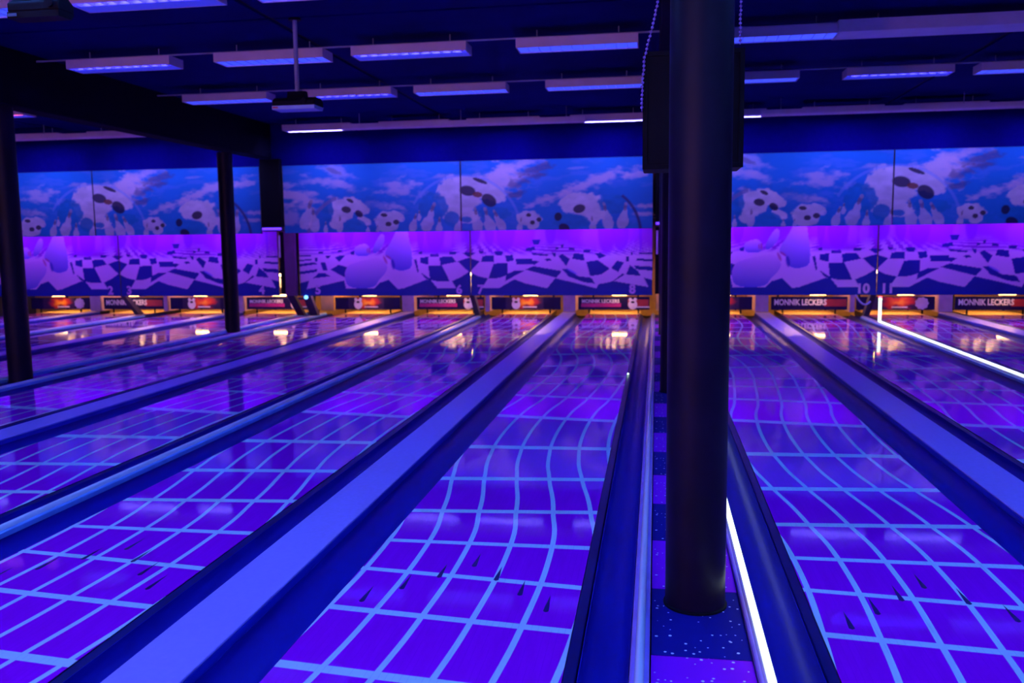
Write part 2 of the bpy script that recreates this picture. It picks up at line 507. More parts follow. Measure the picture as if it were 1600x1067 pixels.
# dividers: broad lilac boards over the ball track
for gi, p in enumerate(GROUPS):
    for ci, x in enumerate(p['caps']):
        n = gi * 4 + ci * 2
        e = tag(empty('lane_divider', (x, 0, 0)), 'flat broad lilac divider between lanes %s and %s' % (NW[n], NW[n + 1]), 'lane divider', 'broad lane dividers')
        MB().prism_y(rect(0.006, CW - 0.006, 0.030, 0.042, 0.003), Y_START, 18.2).build('top_board', M['cap'], e)
        MB().box(0.004, CW - 0.004, Y_START, 18.2, -0.19, 0.029).build('side_skirt', M['capside'], e)

def half_round(w, h, z0, n=10):
    return [(0, z0)] + [(w * (0.5 - 0.5 * math.cos(math.pi * k / n)), z0 + h * math.sin(math.pi * k / n)) for k in range(1, n)] + [(w, z0)]

def rail(x, y1, label, y0=Y_START, w=RW, mtop='rail', mbase='railbase'):
    e = tag(empty('divider_rail', (x, 0, 0)), label, 'rail', 'narrow divider rails')
    MB().prism_y([(a + w * .27, b) for a, b in half_round(w * .46, 0.026, 0.032)], y0, y1).build('bead', M[mtop], e, smooth=True)
    MB().prism_y(rect(0.003, w - 0.003, -0.19, 0.0315, 0.006), y0, y1).build('channel', M[mbase], e)
    return e
for gi, p in enumerate(GROUPS):
    rail(p['rail'], 17.35, 'narrow rounded blue rail between lanes %s and %s' % (NW[gi * 4 + 1], NW[gi * 4 + 2]))
rail(GROUPS[0]['end'], 17.9, 'rounded blue rail between lane four and the column strip', w=0.075)
rail(GX[1] - 0.055, 17.9, 'rounded blue rail between lane five and the column strip', w=0.055)
rail(GROUPS[1]['end'], 17.9, 'pale rounded rail between lane eight and the speckled column strip', w=0.075, mbase='rail_lilac')
rail(GX[2] - 0.055, 17.9, 'lilac rail under the glowing strip beside lane nine', w=0.055, mbase='rail_lilac')

# walkway strips with square tiles
for k, (x0, x1, lab) in enumerate(((GROUPS[0]['end'] + 0.077, GX[1] - 0.057, 'narrow tiled column strip between lanes four and five'),
                                   (GROUPS[1]['end'] + 0.077, GX[2] - 0.057, 'speckled navy and purple tiled column strip between lanes eight and nine'))):
    e = tag(empty('walkway_strip', (x0, 0, 0)), lab, 'walkway')
    MB().box(0, x1 - x0, Y_START, 18.2, -0.19, -0.012).build('base', M['sub'], e)
    tA = MB().box(0.001, x1 - x0 - 0.001, 0.002, 0.640, -0.011, 0.0).mesh('tile', M['tileA'])
    tB = MB().box(0.001, x1 - x0 - 0.001, 0.002, 0.640, -0.011, 0.0).mesh('tile', M['tileB'])
    y, n = 3.215 - 4 * 0.643, 0
    while y < 17.6:
        link('tile', tA if n % 2 == 0 else tB, e, (0, y, 0)); y += 0.643; n += 1

# glowing strips
e = tag(empty('led_strip'), 'glowing white light strip beside lane nine at the large column', 'light strip')
MB().prism_y(rect(0.384, 0.412, 0.061, 0.072, 0.003), 1.0, 16.3).build('light_bar', M['led'], e)
xr = GROUPS[2]['rail']
e = tag(empty('led_strip'), 'glowing white light strip between lanes ten and eleven, bending up a leg', 'light strip')
MB().prism_y(rect(xr + 0.030, xr + 0.060, 0.061, 0.075, 0.003), 1.0, 16.05).build('light_bar', M['led'], e)
MB().prism_z([(xr + 0.025, 16.05), (xr + 0.065, 16.05), (xr + 0.065, 16.09), (xr + 0.025, 16.09)], 0.061, 0.44).build('upright_bar', M['led'], e)
MB().prism_z([(xr + 0.022, 16.045), (xr + 0.068, 16.045), (xr + 0.068, 16.095), (xr + 0.022, 16.095)], 0.461, 0.50).build('red_tip', M['ledred'], e)
MB().prism_z([(xr + 0.022, 16.045), (xr + 0.068, 16.045), (xr + 0.068, 16.095), (xr + 0.022, 16.095)], 0.441, 0.460).build('green_tip', M['ledgreen'], e)

# ------------------------------------------------------------------ columns
def pillar(x, y, top, label):
    e = tag(empty('pillar', (x, y, 0)), label, 'pillar', 'round dark columns')
    MB().lathe([(0.126, 0.012), (0.126, top)], seg=48).build('shaft', M['pillar'], e, smooth=True)
    MB().lathe([(0.134, 0.0), (0.134, 0.008), (0.128, 0.0115)], seg=48).build('base_ring', M['black'], e, smooth=True)
PXR, PXL = 0.175, 0.175 - PER
pillar(PXR, 3.72, 3.079, 'large round dark column on the speckled strip between lanes eight and nine')
pillar(PXR, 9.02, 3.079, 'round dark column directly behind the large column')
pillar(PXR, 14.4, 3.079, 'round dark column hidden last in line behind the large column')
pillar(-7.205, 9.03, 3.079, 'thicker looking round dark column between lanes four and five, at the picture edge')
pillar(-7.29, 14.40, 3.079, 'slimmer looking round dark column between lanes four and five, before the mural')

# ------------------------------------------------------------------ light fixtures
FL, FW, FZ, FH = 1.24, 0.30, 3.50, 0.095
hm = MB()
t = 0.012
hm.box(0, FL, 0, t, FZ, FZ + FH); hm.box(0, FL, FW - t, FW, FZ, FZ + FH)
hm.box(0, t, t, FW - t, FZ, FZ + FH); hm.box(FL - t, FL, t, FW - t, FZ, FZ + FH)
hm.box(t, FL - t, t, FW - t, FZ + FH - t, FZ + FH)
house_me = hm.mesh('housing', M['housing'])
fin_me = MB().prism_x([(0.0125, 0.0), (FW - 0.0125, 0.0), (FW - 0.0125, 0.034), (0.0125, 0.034)], -0.002, 0.002).mesh('louver_fin', M['fin'])
hang_me = MB().lathe([(0.006, FZ + FH), (0.006, CEIL)], seg=8).mesh('hanger', M['conduit'])
tf = MB()
tf.v = [(-0.030, 0.013, 0.040), (0.030, 0.013, 0.040), (0.030, 0.104, 0.040), (-0.030, 0.104, 0.040), (-0.003, 0.013, 0.0), (0.003, 0.013, 0.0), (0.003, 0.104, 0.0), (-0.003, 0.104, 0.0)]
tf.f = [(0, 1, 2, 3), (4, 7, 6, 5), (0, 4, 5, 1), (1, 5, 6, 2), (2, 6, 7, 3), (3, 7, 4, 0)]; tf.mi = [0] * 6
tooth_me = tf.mesh('louver_fin', M['fin'])
TUBE = {}
fin_low = MB().prism_x([(0.0125, 0.0), (FW - 0.0125, 0.0), (FW - 0.0125, 0.009), (0.0125, 0.009)], -0.002, 0.002).mesh('louver_fin', M['fin'])
for key in ('uv', 'uvfar', 'bluefill', 'red'):
    TUBE[key] = MB().tube([(0.04, 0, 0), (FL - 0.04, 0, 0)], 0.017, 10).mesh('tube', M[key], smooth=True)

diff_me = MB().prism_x([(0.0125, 0.0), (FW - 0.0125, 0.0), (FW - 0.0125, 0.006), (0.0125, 0.006)], 0.0125, FL - 0.0125).mesh('diffuser', M['diffuser'])
lens_me = MB().prism_x([(0.105, 0.0), (FW - 0.0125, 0.0), (FW - 0.0125, 0.006), (0.135, 0.040), (0.105, 0.006)], 0.0125, FL - 0.0125).mesh('diffuser', M['lens'])
shield_me = MB().prism_x([(0.0125, 0.0), (0.215, 0.0), (0.215, 0.050), (0.205, 0.050), (0.0125, 0.012)], 0.0125, FL - 0.0125).mesh('shield', M['fin'])  # added to keep the rear tubes from mirroring brightly in the lanes

def fixture(x, y, key, label, group='hanging louver lights'):
    e = tag(empty('louver_light', (x, y, 0)), label, 'ceiling light', group)
    link('housing', house_me, e)
    if key == 'dim':
        link('diffuser', diff_me, e, (0, 0, FZ + 0.010))
        for k in range(1, 11):
            link('louver_fin', fin_low, e, (FL * k / 11, 0, FZ + 0.0005))
    elif key in ('uv', 'red'):
        for k in range(1, 12):
            link('louver_fin', tooth_me, e, (FL * (k - 0.5) / 11, 0, FZ + 0.001))
        link('diffuser', lens_me, e, (0, 0, FZ + 0.001))
        link('tube', TUBE[key], e, (0, 0.058, FZ + 0.062))
    elif key == 'uvfar':
        link('shield', shield_me, e, (0, 0, FZ + 0.001))
        link('tube', TUBE[key], e, (0, 0.248, FZ + 0.055))
    else:
        for k in range(1, 11):
            link('louver_fin', fin_me, e, (FL * k / 11, 0, FZ + 0.001))
        for yy in (FW * 0.28, FW * 0.72):
            link('tube', TUBE[key], e, (0, yy, FZ + 0.058))
    for xx in (0.2, FL - 0.2):
        link('hanger', hang_me, e, (xx, FW / 2, 0))
COLS = [-6.50, -4.74, -3.19, -1.43, 0.50, 2.30, 3.84, 5.60]
ROWS = {0: 6.79, 1: 9.22, 2: 11.68, 3: 15.02}
LIT = {(0, 1), (0, 3), (0, 5), (1, 0), (1, 2), (2, 1), (2, 5), (2, 7), (0, 7)}
RN = {0: 'row cut by the picture top', 1: 'row before the hanging projector', 2: 'row behind the hanging projector', 3: 'last row above the mural'}
for r, y in ROWS.items():
    for c, x in enumerate(COLS):
        if r == 1 and c >= 5:
            continue
        key = 'uvfar' if r == 3 else ('uv' if (r, c) in LIT else 'dim')
        fixture(x, y, key, '%s louver light over lane %s in the %s' % ({'uv': 'bright violet', 'uvfar': 'bright', 'dim': 'dim blue'}[key], NW[4 + c], RN[r]))
# unseen rows added above and behind the viewer to light the lanes
for r, y in enumerate((4.35, 1.9, -0.5, -2.9)):
    for c, x in enumerate([-13.4, -10.4] + COLS):
        fixture(x, y, 'bluefill', 'added blue louvered fill light over the approach', 'added approach fill lights')
# the bay beyond the beam over lane four: violet and red lights
for y, keys, rn in ((6.79, ('uv', 'dim', 'red', 'uv'), RN[0]), (11.68, ('dim', 'uv', 'red', 'dim'), RN[2]), (15.02, ('uvfar', 'uvfar', 'uvfar', 'uvfar'), RN[3])):
    for c, x in enumerate((-13.9, -12.1, -10.27, -8.62)):
        if keys[c] == 'red' and y > 10:
            x, y_ = x - 0.36, y + 0.55
        else:
            y_ = y
        fixture(x, y_, keys[c], '%s louver light over lane %s in the %s' % ({'uv': 'violet', 'dim': 'dim', 'red': 'red', 'uvfar': 'bright'}[keys[c]], NW[c], rn))
for r, lab in ((1, 'thin conduit linking the lights of the middle row'), (2, 'thin conduit linking the lights behind the projector')):
    tag(MB().tube([(-6.9, ROWS[r] + 0.06, FZ + FH + 0.012), (7.2, ROWS[r] + 0.06, FZ + FH + 0.012)], 0.010, 8).build('light_conduit', M['conduit'], smooth=True), lab, 'conduit')

def valance(x0, x1, y, z, label):
    e = tag(empty('light_valance', (x0, y, z)), label, 'valance', 'white light valances')
    n = 10
    prof = [(-0.055 * math.cos(math.pi * k / n) , -0.05 * math.sin(math.pi * k / n)) for k in range(n + 1)]
    prof = prof + [(0.055, 0.05), (-0.055, 0.05)]
    MB().prism_x(prof, 0, x1 - x0).build('shell', M['valance'], e, smooth=True)
    for xx in (0.3, (x1 - x0) / 2, x1 - x0 - 0.3):
        MB().tube([(xx, 0, 0.05), (xx, 0, CEIL - z)], 0.006, 6).build('hanger', M['conduit'], e)
valance(-5.28, -1.16, 14.72, 3.475, 'long white rounded valance under the ceiling before lanes five to eight')
valance(1.62, 7.6, 14.72, 3.475, 'long white rounded valance under the ceiling before lanes nine to twelve')
valance(-13.6, -8.2, 14.72, 3.475, 'long pinkish valance under the ceiling beyond the black beam')
e = tag(empty('ceiling_box', (1.72, ROWS[1] - 0.03, FZ)), 'long thick white closed box under the ceiling over lanes ten and eleven', 'ceiling box')
MB().prism_x([(0.0, 0.0), (0.36, 0.0), (0.38, 0.03), (0.38, 0.115), (0.0, 0.115)], 0, 4.4).build('casing', M['valance'], e)
for xx in (0.4, 2.2, 4.0):
    MB().tube([(xx, 0.19, 0.115), (xx, 0.19, CEIL - FZ)], 0.008, 6).build('hanger', M['conduit'], e)

# unseen pink globes added behind the viewer to fill faces turned this way
pl = MB().lathe([(0.02, -0.12), (0.08, -0.10), (0.12, -0.03), (0.12, 0.03), (0.07, 0.10), (0.02, 0.12)], seg=16).mesh('globe', M['pink'], smooth=True)
for x in (-11.5, -8.5, -5.5, -2.5):
    e = tag(empty('pink_fill_globe', (x, -4.6, 2.3)), 'added pink fill globe behind the approach', 'lamp', 'added pink fill globes')
    link('globe', pl, e); MB().tube([(0, 0, 0.12), (0, 0, CEIL - 2.3)], 0.008, 6).build('cord', M['black'], e)

# projectors on poles
def projector(x, y, zb, label, dark, w=0.215, d=0.12):
    e = tag(empty('projector', (x, y, zb)), label, 'projector', 'projectors on ceiling poles')
    MB().lathe([(0.06, CEIL - zb - 0.02), (0.06, CEIL - zb)], seg=20).build('ceiling_plate', M['black'], e)
    MB().tube([(0, 0, 0.13), (0, 0, CEIL - zb - 0.02)], 0.022, 12).build('pole', M['conduit'], e, smooth=True)
    MB().prism_x([(-d, 0.036), (d, 0.036), (d, 0.085), (d - 0.05, 0.115), (-d + 0.05, 0.115), (-d, 0.085)], -w, w).build('body', M['black'], e, bevel=0.008)
    MB().prism_x([(-0.05, 0.115), (0.05, 0.115), (0.03, 0.18), (-0.03, 0.18)], -0.09, 0.09).build('mount', M['black'], e)
    MB().prism_x([(-d - 0.002, 0.0), (d - 0.03, 0.0), (d, 0.035), (-d - 0.002, 0.035)], -w, w).build('lower_panel', M['black'] if dark else M['projwhite'], e)
    MB().prism_x([(-d - 0.006, 0.010), (-d - 0.0025, 0.010), (-d - 0.0025, 0.026), (-d - 0.006, 0.026)], -w + 0.005, -w + 0.06).build('mark', M['projdim'] if dark else M['projred'], e)
    MB().tube([(0.11, -d + 0.03, 0.075), (0.11, -d - 0.015, 0.075)], 0.026, 16).build('lens', M['black'], e, smooth=True)
projector(-3.46, 8.40, 2.83, 'dark projector with pale lower edge hanging on a long ceiling pole', False)
projector(-3.46, 4.72, 2.83, 'dark projector cut off by the picture corner', True, 0.160, 0.07)

# loudspeaker behind the large column
e = tag(empty('loudspeaker', (0.175, 4.55, 1.90)), 'black box loudspeaker hung behind the large column', 'loudspeaker')
MB().box(-0.245, 0.245, 0.02, 0.30, 0, 0.57).build('cabinet', M['black'], e, bevel=0.008)
fr = MB()
fr.box(-0.245, -0.222, -0.004, 0.018, 0, 0.57); fr.box(0.222, 0.245, -0.004, 0.018, 0, 0.57)
fr.box(-0.222, 0.222, -0.004, 0.018, 0, 0.022); fr.box(-0.222, 0.222, -0.004, 0.018, 0.548, 0.57)
fr.build('grille_frame', M['black'], e)
MB().box(-0.221, 0.221, 0.004, 0.0175, 0.023, 0.547).build('grille', M['black'], e)
MB().box(-0.05, 0.05, 0.30, 0.46, 0.25, 0.33).build('bracket', M['black'], e)
def bead_chain(pts, label):
    P = [Vector(p) for p in pts]
    e = tag(empty('bead_chain', P[0]), label, 'chain', 'bead chains')
    bm = bmesh.new(); bmesh.ops.create_icosphere(bm, subdivisions=1, radius=0.0085)
    me = bpy.data.meshes.new('bead'); bm.to_mesh(me); bm.free(); me.materials.append(M['chain'])
    MB().tube([tuple(p - P[0]) for p in P], 0.002, 5).build('cord', M['chain'], e)
    for a, b in zip(P[:-1], P[1:]):
        n = max(1, int((b - a).length / 0.019))
        for k in range(n):
            q = a.lerp(b, k / n) - P[0]
            link('bead', me, e, (q.x + random.uniform(-.002, .002), q.y, q.z))
bead_chain([(0.005, 4.53, 2.72), (-0.02, 4.53, 2.60), (-0.062, 4.53, 2.44), (-0.072, 4.53, 2.32), (-0.074, 4.53, 2.18)], 'longer violet bead chain along the lane eight side of the loudspeaker')
bead_chain([(0.395, 4.53, 2.74), (0.394, 4.53, 2.48)], 'short violet bead chain above the lane nine side of the loudspeaker')

# ------------------------------------------------------------------ mural print
def project(X, Y, Z):
    d = np.stack([X, Y, Z - CAM_H], -1)
    a, b, c = (d @ np.array(v) for v in (AR, AU, AF))
    return 800 + F_PX * a / c, 533.5 - F_PX * b / c

def vnoise(x, y, seed):
    rng = np.random.RandomState(seed)
    g_ = rng.rand(64, 64)
    xi, yi = np.floor(x).astype(int), np.floor(y).astype(int)
    fx, fy = x - xi, y - yi
    fx, fy = fx * fx * (3 - 2 * fx), fy * fy * (3 - 2 * fy)
    s = lambda i, j: g_[(xi + i) % 64, (yi + j) % 64]
    return (s(0, 0) * (1 - fx) + s(1, 0) * fx) * (1 - fy) + (s(0, 1) * (1 - fx) + s(1, 1) * fx) * fy

def fbm(x, y, seed):
    return sum(vnoise(x * 2 ** k, y * 2 ** k, seed + k) * 0.5 ** (k + 1) for k in range(4))

def ell(u, v, cx, cy, rx, ry, deg=0.0):
    a = math.radians(deg); c, s = math.cos(a), math.sin(a)
    du, dv = u - cx, v - cy
    return np.sqrt(((du * c + dv * s) / rx) ** 2 + ((-du * s + dv * c) / ry) ** 2)

def sm(e0, e1, x):
    t_ = np.clip((x - e0) / (e1 - e0), 0, 1)
    return t_ * t_ * (3 - 2 * t_)

def over(C, a, col):
    return C * (1 - a[..., None]) + np.array(col) * a[..., None]

def inpoly(u, v, poly):
    r = np.zeros(u.shape, bool)
    n = len(poly)
    for i in range(n):
        (x1, y1), (x2, y2) = poly[i], poly[(i + 1) % n]
        if y1 == y2:
            continue
        c = ((y1 > v) != (y2 > v)) & (u < (x2 - x1) * (v - y1) / (y2 - y1) + x1)
        r ^= c
    return r.astype(float)

WHT, BLU, HOLE = (0.95, 0.76, 0.82), (0.015, 0.24, 0.58), (0.025, 0.01, 0.05)

def art_upper(u, v):
    n1 = fbm(u / 14, v / 7, 3); n2 = fbm(u / 30, v / 9, 11); n3 = fbm(u / 7, v / 7, 21)
    C = np.zeros(u.shape + (3,))
    tt = np.clip((v - 245) / 115, 0, 1)[..., None]
    C[:] = np.array((0.02, 0.28, 0.74)) * (1 - tt) + np.array((0.02, 0.26, 0.66)) * tt
    C = over(C, 0.25 * sm(0.5, 0.7, n2), (0.25, 0.35, 0.85))
    cl = [(450, 290, 15, 4, 5, .55), (468, 306, 40, 6, 8, .8), (458, 322, 30, 5, 3, .75), (452, 340, 22, 9, 0, .5), (530, 289, 40, 5, 12, .55), (500, 283, 28, 4, 0, .35),
          (522, 264, 28, 7, 25, .45), (632, 292, 24, 11, 8, .6), (600, 322, 24, 5, 10, .6), (690, 275, 15, 3, -8, .4), (778, 284, 44, 17, -14, .9), (800, 262, 40, 8, -18, .5),
          (930, 284, 58, 7, -18, .75), (1000, 271, 26, 4, -12, .6), (852, 312, 28, 6, -18, .7), (1002, 322, 22, 3, 0, .8), (1004, 334, 17, 3, 0, .7), (905, 262, 20, 2, -5, .3)]
    for cx, cy, rx, ry, dg_, al in cl:
        d = ell(u, v, cx, cy, rx * 1.25, ry * 1.35, dg_) + (n1 - 0.5) * 2.2
        C = over(C, al * (1 - sm(0.15, 1.15, d)), (0.95, 0.68, 0.80))
    for cx, cy, rx, ry, dg_, al in [(815, 285, 26, 5, -25, .7), (836, 264, 26, 4, -14, .7), (806, 303, 17, 3, -14, .7), (840, 277, 14, 4, -25, .6), (519, 266, 11, 2, 25, .5)]:
        d = ell(u, v, cx, cy, rx * 1.2, ry * 1.5, dg_) + (n1 - 0.5) * 2.4
        C = over(C, al * (1 - sm(0.2, 1.1, d)), (0.12, 0.09, 0.24))
    w = (n3 - 0.5) * 0.55
    def blob(C, L, col, al=0.92):
        a = np.zeros(u.shape)
        for q in L:
            a = np.maximum(a, 1 - sm(0.88, 1.04, ell(u, v, *q) + w))
        shade = (0.80 + 0.45 * n1)[..., None] if isinstance(w, np.ndarray) else 1.0
        a_ = (al * a)[..., None]
        return C * (1 - a_) + np.array(col) * shade * a_
    def ring(C, cx, cy, r, a0, a1, wd, col, al):
        d = np.abs(np.hypot(u - cx, v - cy) - r)
        ang = np.degrees(np.arctan2(v - cy, u - cx))
        k = (1 - sm(wd * 0.4, wd, d)) * ((ang > a0) & (ang < a1))
        return over(C, al * k, col)
    # clear balls with cloud reflections
    C = blob(C, [(552, 362, 72, 60)], (0.03, 0.22, 0.60), 0.5)
    C = blob(C, [(534, 329, 21, 20), (556, 321, 24, 10, 30), (526, 348, 11, 10), (570, 345, 12, 6, 30)], WHT)
    C = blob(C, [(556, 352, 17, 9), (512, 330, 9, 18)], BLU)
    C = ring(C, 548, 372, 66, -180, -110, 4, (0.30, 0.22, 0.45), .7)
    C = blob(C, [(605, 346, 19, 17), (620, 338, 12, 8, 25)], WHT, .85)
    C = blob(C, [(722, 345, 82, 70)], (0.05, 0.26, 0.72), 0.45)
    C = blob(C, [(716, 306, 36, 30), (738, 292, 44, 15, 17), (722, 338, 30, 12), (770, 300, 24, 14, 35)], WHT)
    C = blob(C, [(676, 322, 23, 22), (772, 333, 26, 11), (706, 343, 12, 12), (728, 343, 9, 5)], BLU)
    C = ring(C, 724, 364, 90, -150, -10, 3, (0.30, 0.42, 0.85), .5)
    C = blob(C, [(826, 340, 20, 12), (833, 350, 10, 9)], WHT, .85)
    C = blob(C, [(925, 360, 72, 58)], (0.03, 0.24, 0.66), 0.5)
    C = blob(C, [(908, 318, 34, 19), (928, 332, 20, 16), (890, 312, 20, 9, -25)], WHT)
    C = blob(C, [(893, 346, 30, 12), (957, 319, 22, 16), (975, 345, 9, 14)], BLU)
    C = ring(C, 925, 365, 76, -52, 5, 3.2, (0.06, 0.05, 0.20), .9)
    # pins
    for cx, cy, h, lean in [(492, 356, 34, -8), (509, 361, 16, 0), (531, 358, 22, 0), (478, 350, 40, 14), (645, 358, 26, 14), (668, 354, 40, 18), (686, 360, 22, 3), (716, 360, 26, 12),
                            (746, 356, 34, -8), (766, 358, 36, -16), (783, 356, 30, -25), (926, 358, 22, -4), (950, 352, 38, -12), (973, 350, 36, 10), (655, 342, 14, 0), (812, 358, 20, 10), (575, 362, 12, 0), (590, 362, 12, 0)]:
        dx = math.tan(math.radians(lean))
        C = blob(C, [(cx, cy - h * .12, h * .24, h * .36, lean), (cx + dx * h * .35, cy - h * .40, h * .13, h * .30, lean)], (0.86, 0.70, 0.80), .8)
        C = blob(C, [(cx + dx * h * .62, cy - h * .74, h * .075, h * .17, lean)], (0.30, 0.16, 0.24), .75)
        C = blob(C, [(cx + dx * h * .8, cy - h * .88, h * .07, h * .08, lean)], (0.60, 0.45, 0.55), .7)
    w = 0.0
    for q in [(541, 327.5, 7.8, 5.4, 10), (561, 334, 7, 5, 38), (547, 313.5, 6.2, 2.8, 25), (600, 336, 5.5, 3, 5), (607, 350, 5, 4, 0), (619, 347, 5, 4, 0), (730.5, 298, 13, 8.2, 10),
              (764, 313, 13, 9.5, 35), (750, 282.5, 12.5, 3, 20), (826, 336, 4, 3), (832, 347.5, 4, 3.6), (842, 343, 4, 3.6), (905, 326, 10, 7, -15), (872, 338.5, 6, 7, 10), (881.5, 356, 9, 7, 20)]:
        C = blob(C, [q], HOLE)
    C = blob(C, [(746, 304, 8, 4.5, 5)], (0.30, 0.06, 0.03))
    return C

DQ = []
def addq(ox, oy, s, L):
    for q in L:
        P = [(ox + a / s, oy + b / s) for a, b in q]
        mx, my = sum(a for a, b in P) / len(P), sum(b for a, b in P) / len(P)
        DQ.append([(mx + (a - mx) * 1.17, my + (b - my) * 1.17) for a, b in P])
addq(630, 355, 8, [[(330, 497), (475, 492), (560, 665), (440, 668), (350, 648)], [(465, 380), (600, 370), (645, 430), (480, 465)], [(225, 385), (310, 375), (305, 460), (220, 440)], [(700, 430), (820, 390), (940, 430), (825, 545)],
     [(1000, 365), (1120, 360), (1120, 430), (985, 430)], [(1140, 470), (1285, 460), (1295, 590), (1200, 622), (1085, 630)], [(1280, 360), (1360, 350), (1375, 410), (1300, 425)], [(580, 310), (660, 305), (650, 335), (585, 335)],
     [(750, 322), (820, 315), (880, 325), (820, 370)], [(950, 300), (1000, 300), (1000, 320), (960, 325)], [(1150, 305), (1235, 305), (1230, 345), (1155, 345)], [(195, 310), (235, 305), (235, 335), (200, 335)],
     [(345, 340), (430, 330), (440, 365), (345, 365)], [(1420, 400), (1600, 400), (1600, 455), (1430, 460)], [(1300, 590), (1400, 545), (1500, 545), (1290, 660)], [(140, 420), (165, 410), (190, 540), (180, 560)], [(230, 575), (345, 650), (330, 665), (280, 640)]])
addq(460, 355, 8.89, [[(275, 705), (340, 645), (420, 645), (480, 680)], [(520, 590), (620, 530), (720, 560), (690, 680)], [(370, 500), (425, 495), (455, 590), (400, 595)], [(570, 420), (640, 395), (690, 400), (625, 470)],
     [(290, 430), (320, 430), (315, 475), (290, 470)], [(440, 400), (500, 395), (480, 425), (445, 425)], [(50, 518), (260, 492), (300, 512), (50, 548)], [(60, 622), (300, 588), (290, 620), (60, 655)], [(55, 458), (230, 442), (230, 456), (55, 474)],
     [(780, 350), (830, 330), (830, 380), (790, 380)], [(55, 395), (215, 388), (215, 402), (55, 410)], [(340, 345), (400, 340), (390, 365), (345, 370)], [(600, 325), (660, 318), (640, 345), (605, 345)]])
addq(820, 350, 7.62, [[(0, 425), (160, 447), (110, 480), (0, 470)], [(40, 545), (120, 510), (410, 560), (355, 628)], [(90, 345), (270, 365), (250, 380), (100, 365)], [(240, 420), (290, 410), (310, 430), (270, 440)], [(410, 385), (450, 365), (525, 415), (490, 490)],
     [(590, 355), (690, 360), (700, 430), (575, 410)], [(700, 310), (780, 310), (770, 335), (710, 335)], [(840, 350), (900, 345), (960, 375), (890, 405)], [(750, 460), (870, 445), (990, 530), (900, 590), (790, 605)], [(1040, 520), (1100, 445), (1170, 462), (1110, 560)],
     [(465, 545), (520, 548), (640, 622), (770, 637), (805, 695), (690, 682), (540, 625)], [(1205, 390), (1240, 390), (1240, 445), (1205, 440)], [(1220, 595), (1260, 500), (1340, 560), (1370, 610)], [(1320, 500), (1530, 512), (1530, 552), (1340, 538)],
     [(1350, 413), (1530, 420), (1530, 442), (1340, 435)], [(530, 280), (590, 290), (580, 310), (530, 305)], [(330, 340), (365, 350), (360, 390), (335, 375)], [(1050, 680), (1150, 600), (1190, 600), (1070, 672)], [(90, 190), (180, 190), (160, 240), (110, 240)],
     [(20, 290), (110, 270), (120, 310), (20, 320)], [(1375, 340), (1530, 345), (1530, 356), (1375, 354)], [(1265, 340), (1285, 338), (1285, 370), (1265, 368)], [(430, 250), (460, 245), (460, 275), (435, 278)], [(370, 280), (395, 275), (395, 300), (372, 303)]])
EDGE = [(440, 448)] + [(460 + a / 8.89, 355 + b / 8.89) for a, b in [(70, 780), (205, 742), (170, 862), (690, 740), (720, 850), (1110, 850), (1180, 772), (1270, 745), (1310, 728), (1440, 858)]] + \
       [(630 + a / 8, 355 + b / 8) for a, b in [(0, 765), (290, 655), (345, 660), (430, 765), (665, 765), (610, 672), (720, 625), (825, 555), (930, 610), (1060, 640), (985, 760), (1200, 760), (1390, 650)]] + \
       [(820 + a / 7.62, 350 + b / 7.62) for a, b in [(0, 705), (265, 765), (362, 645), (600, 700), (850, 765), (880, 715), (960, 702), (1050, 678), (1475, 750), (1420, 640), (1560, 672)]] + [(1030, 470), (440, 470)]
PIN_A = [(720, 560), (800, 500), (1100, 430), (1200, 425), (1290, 520), (1280, 620), (1180, 720), (1110, 850), (750, 850), (690, 680)]
PIN_B = [(1230, 400), (1400, 90), (1450, -80), (1560, -80), (1580, 90), (1620, 300), (1640, 450), (1620, 590), (1380, 610), (1340, 430)]
PIN_C = [(820, 290), (900, 240), (1000, 225), (1060, 300), (1050, 400), (850, 405)]
PIN_D = [(1080, 300), (1180, 110), (1220, 85), (1255, 120), (1240, 250), (1110, 390)]

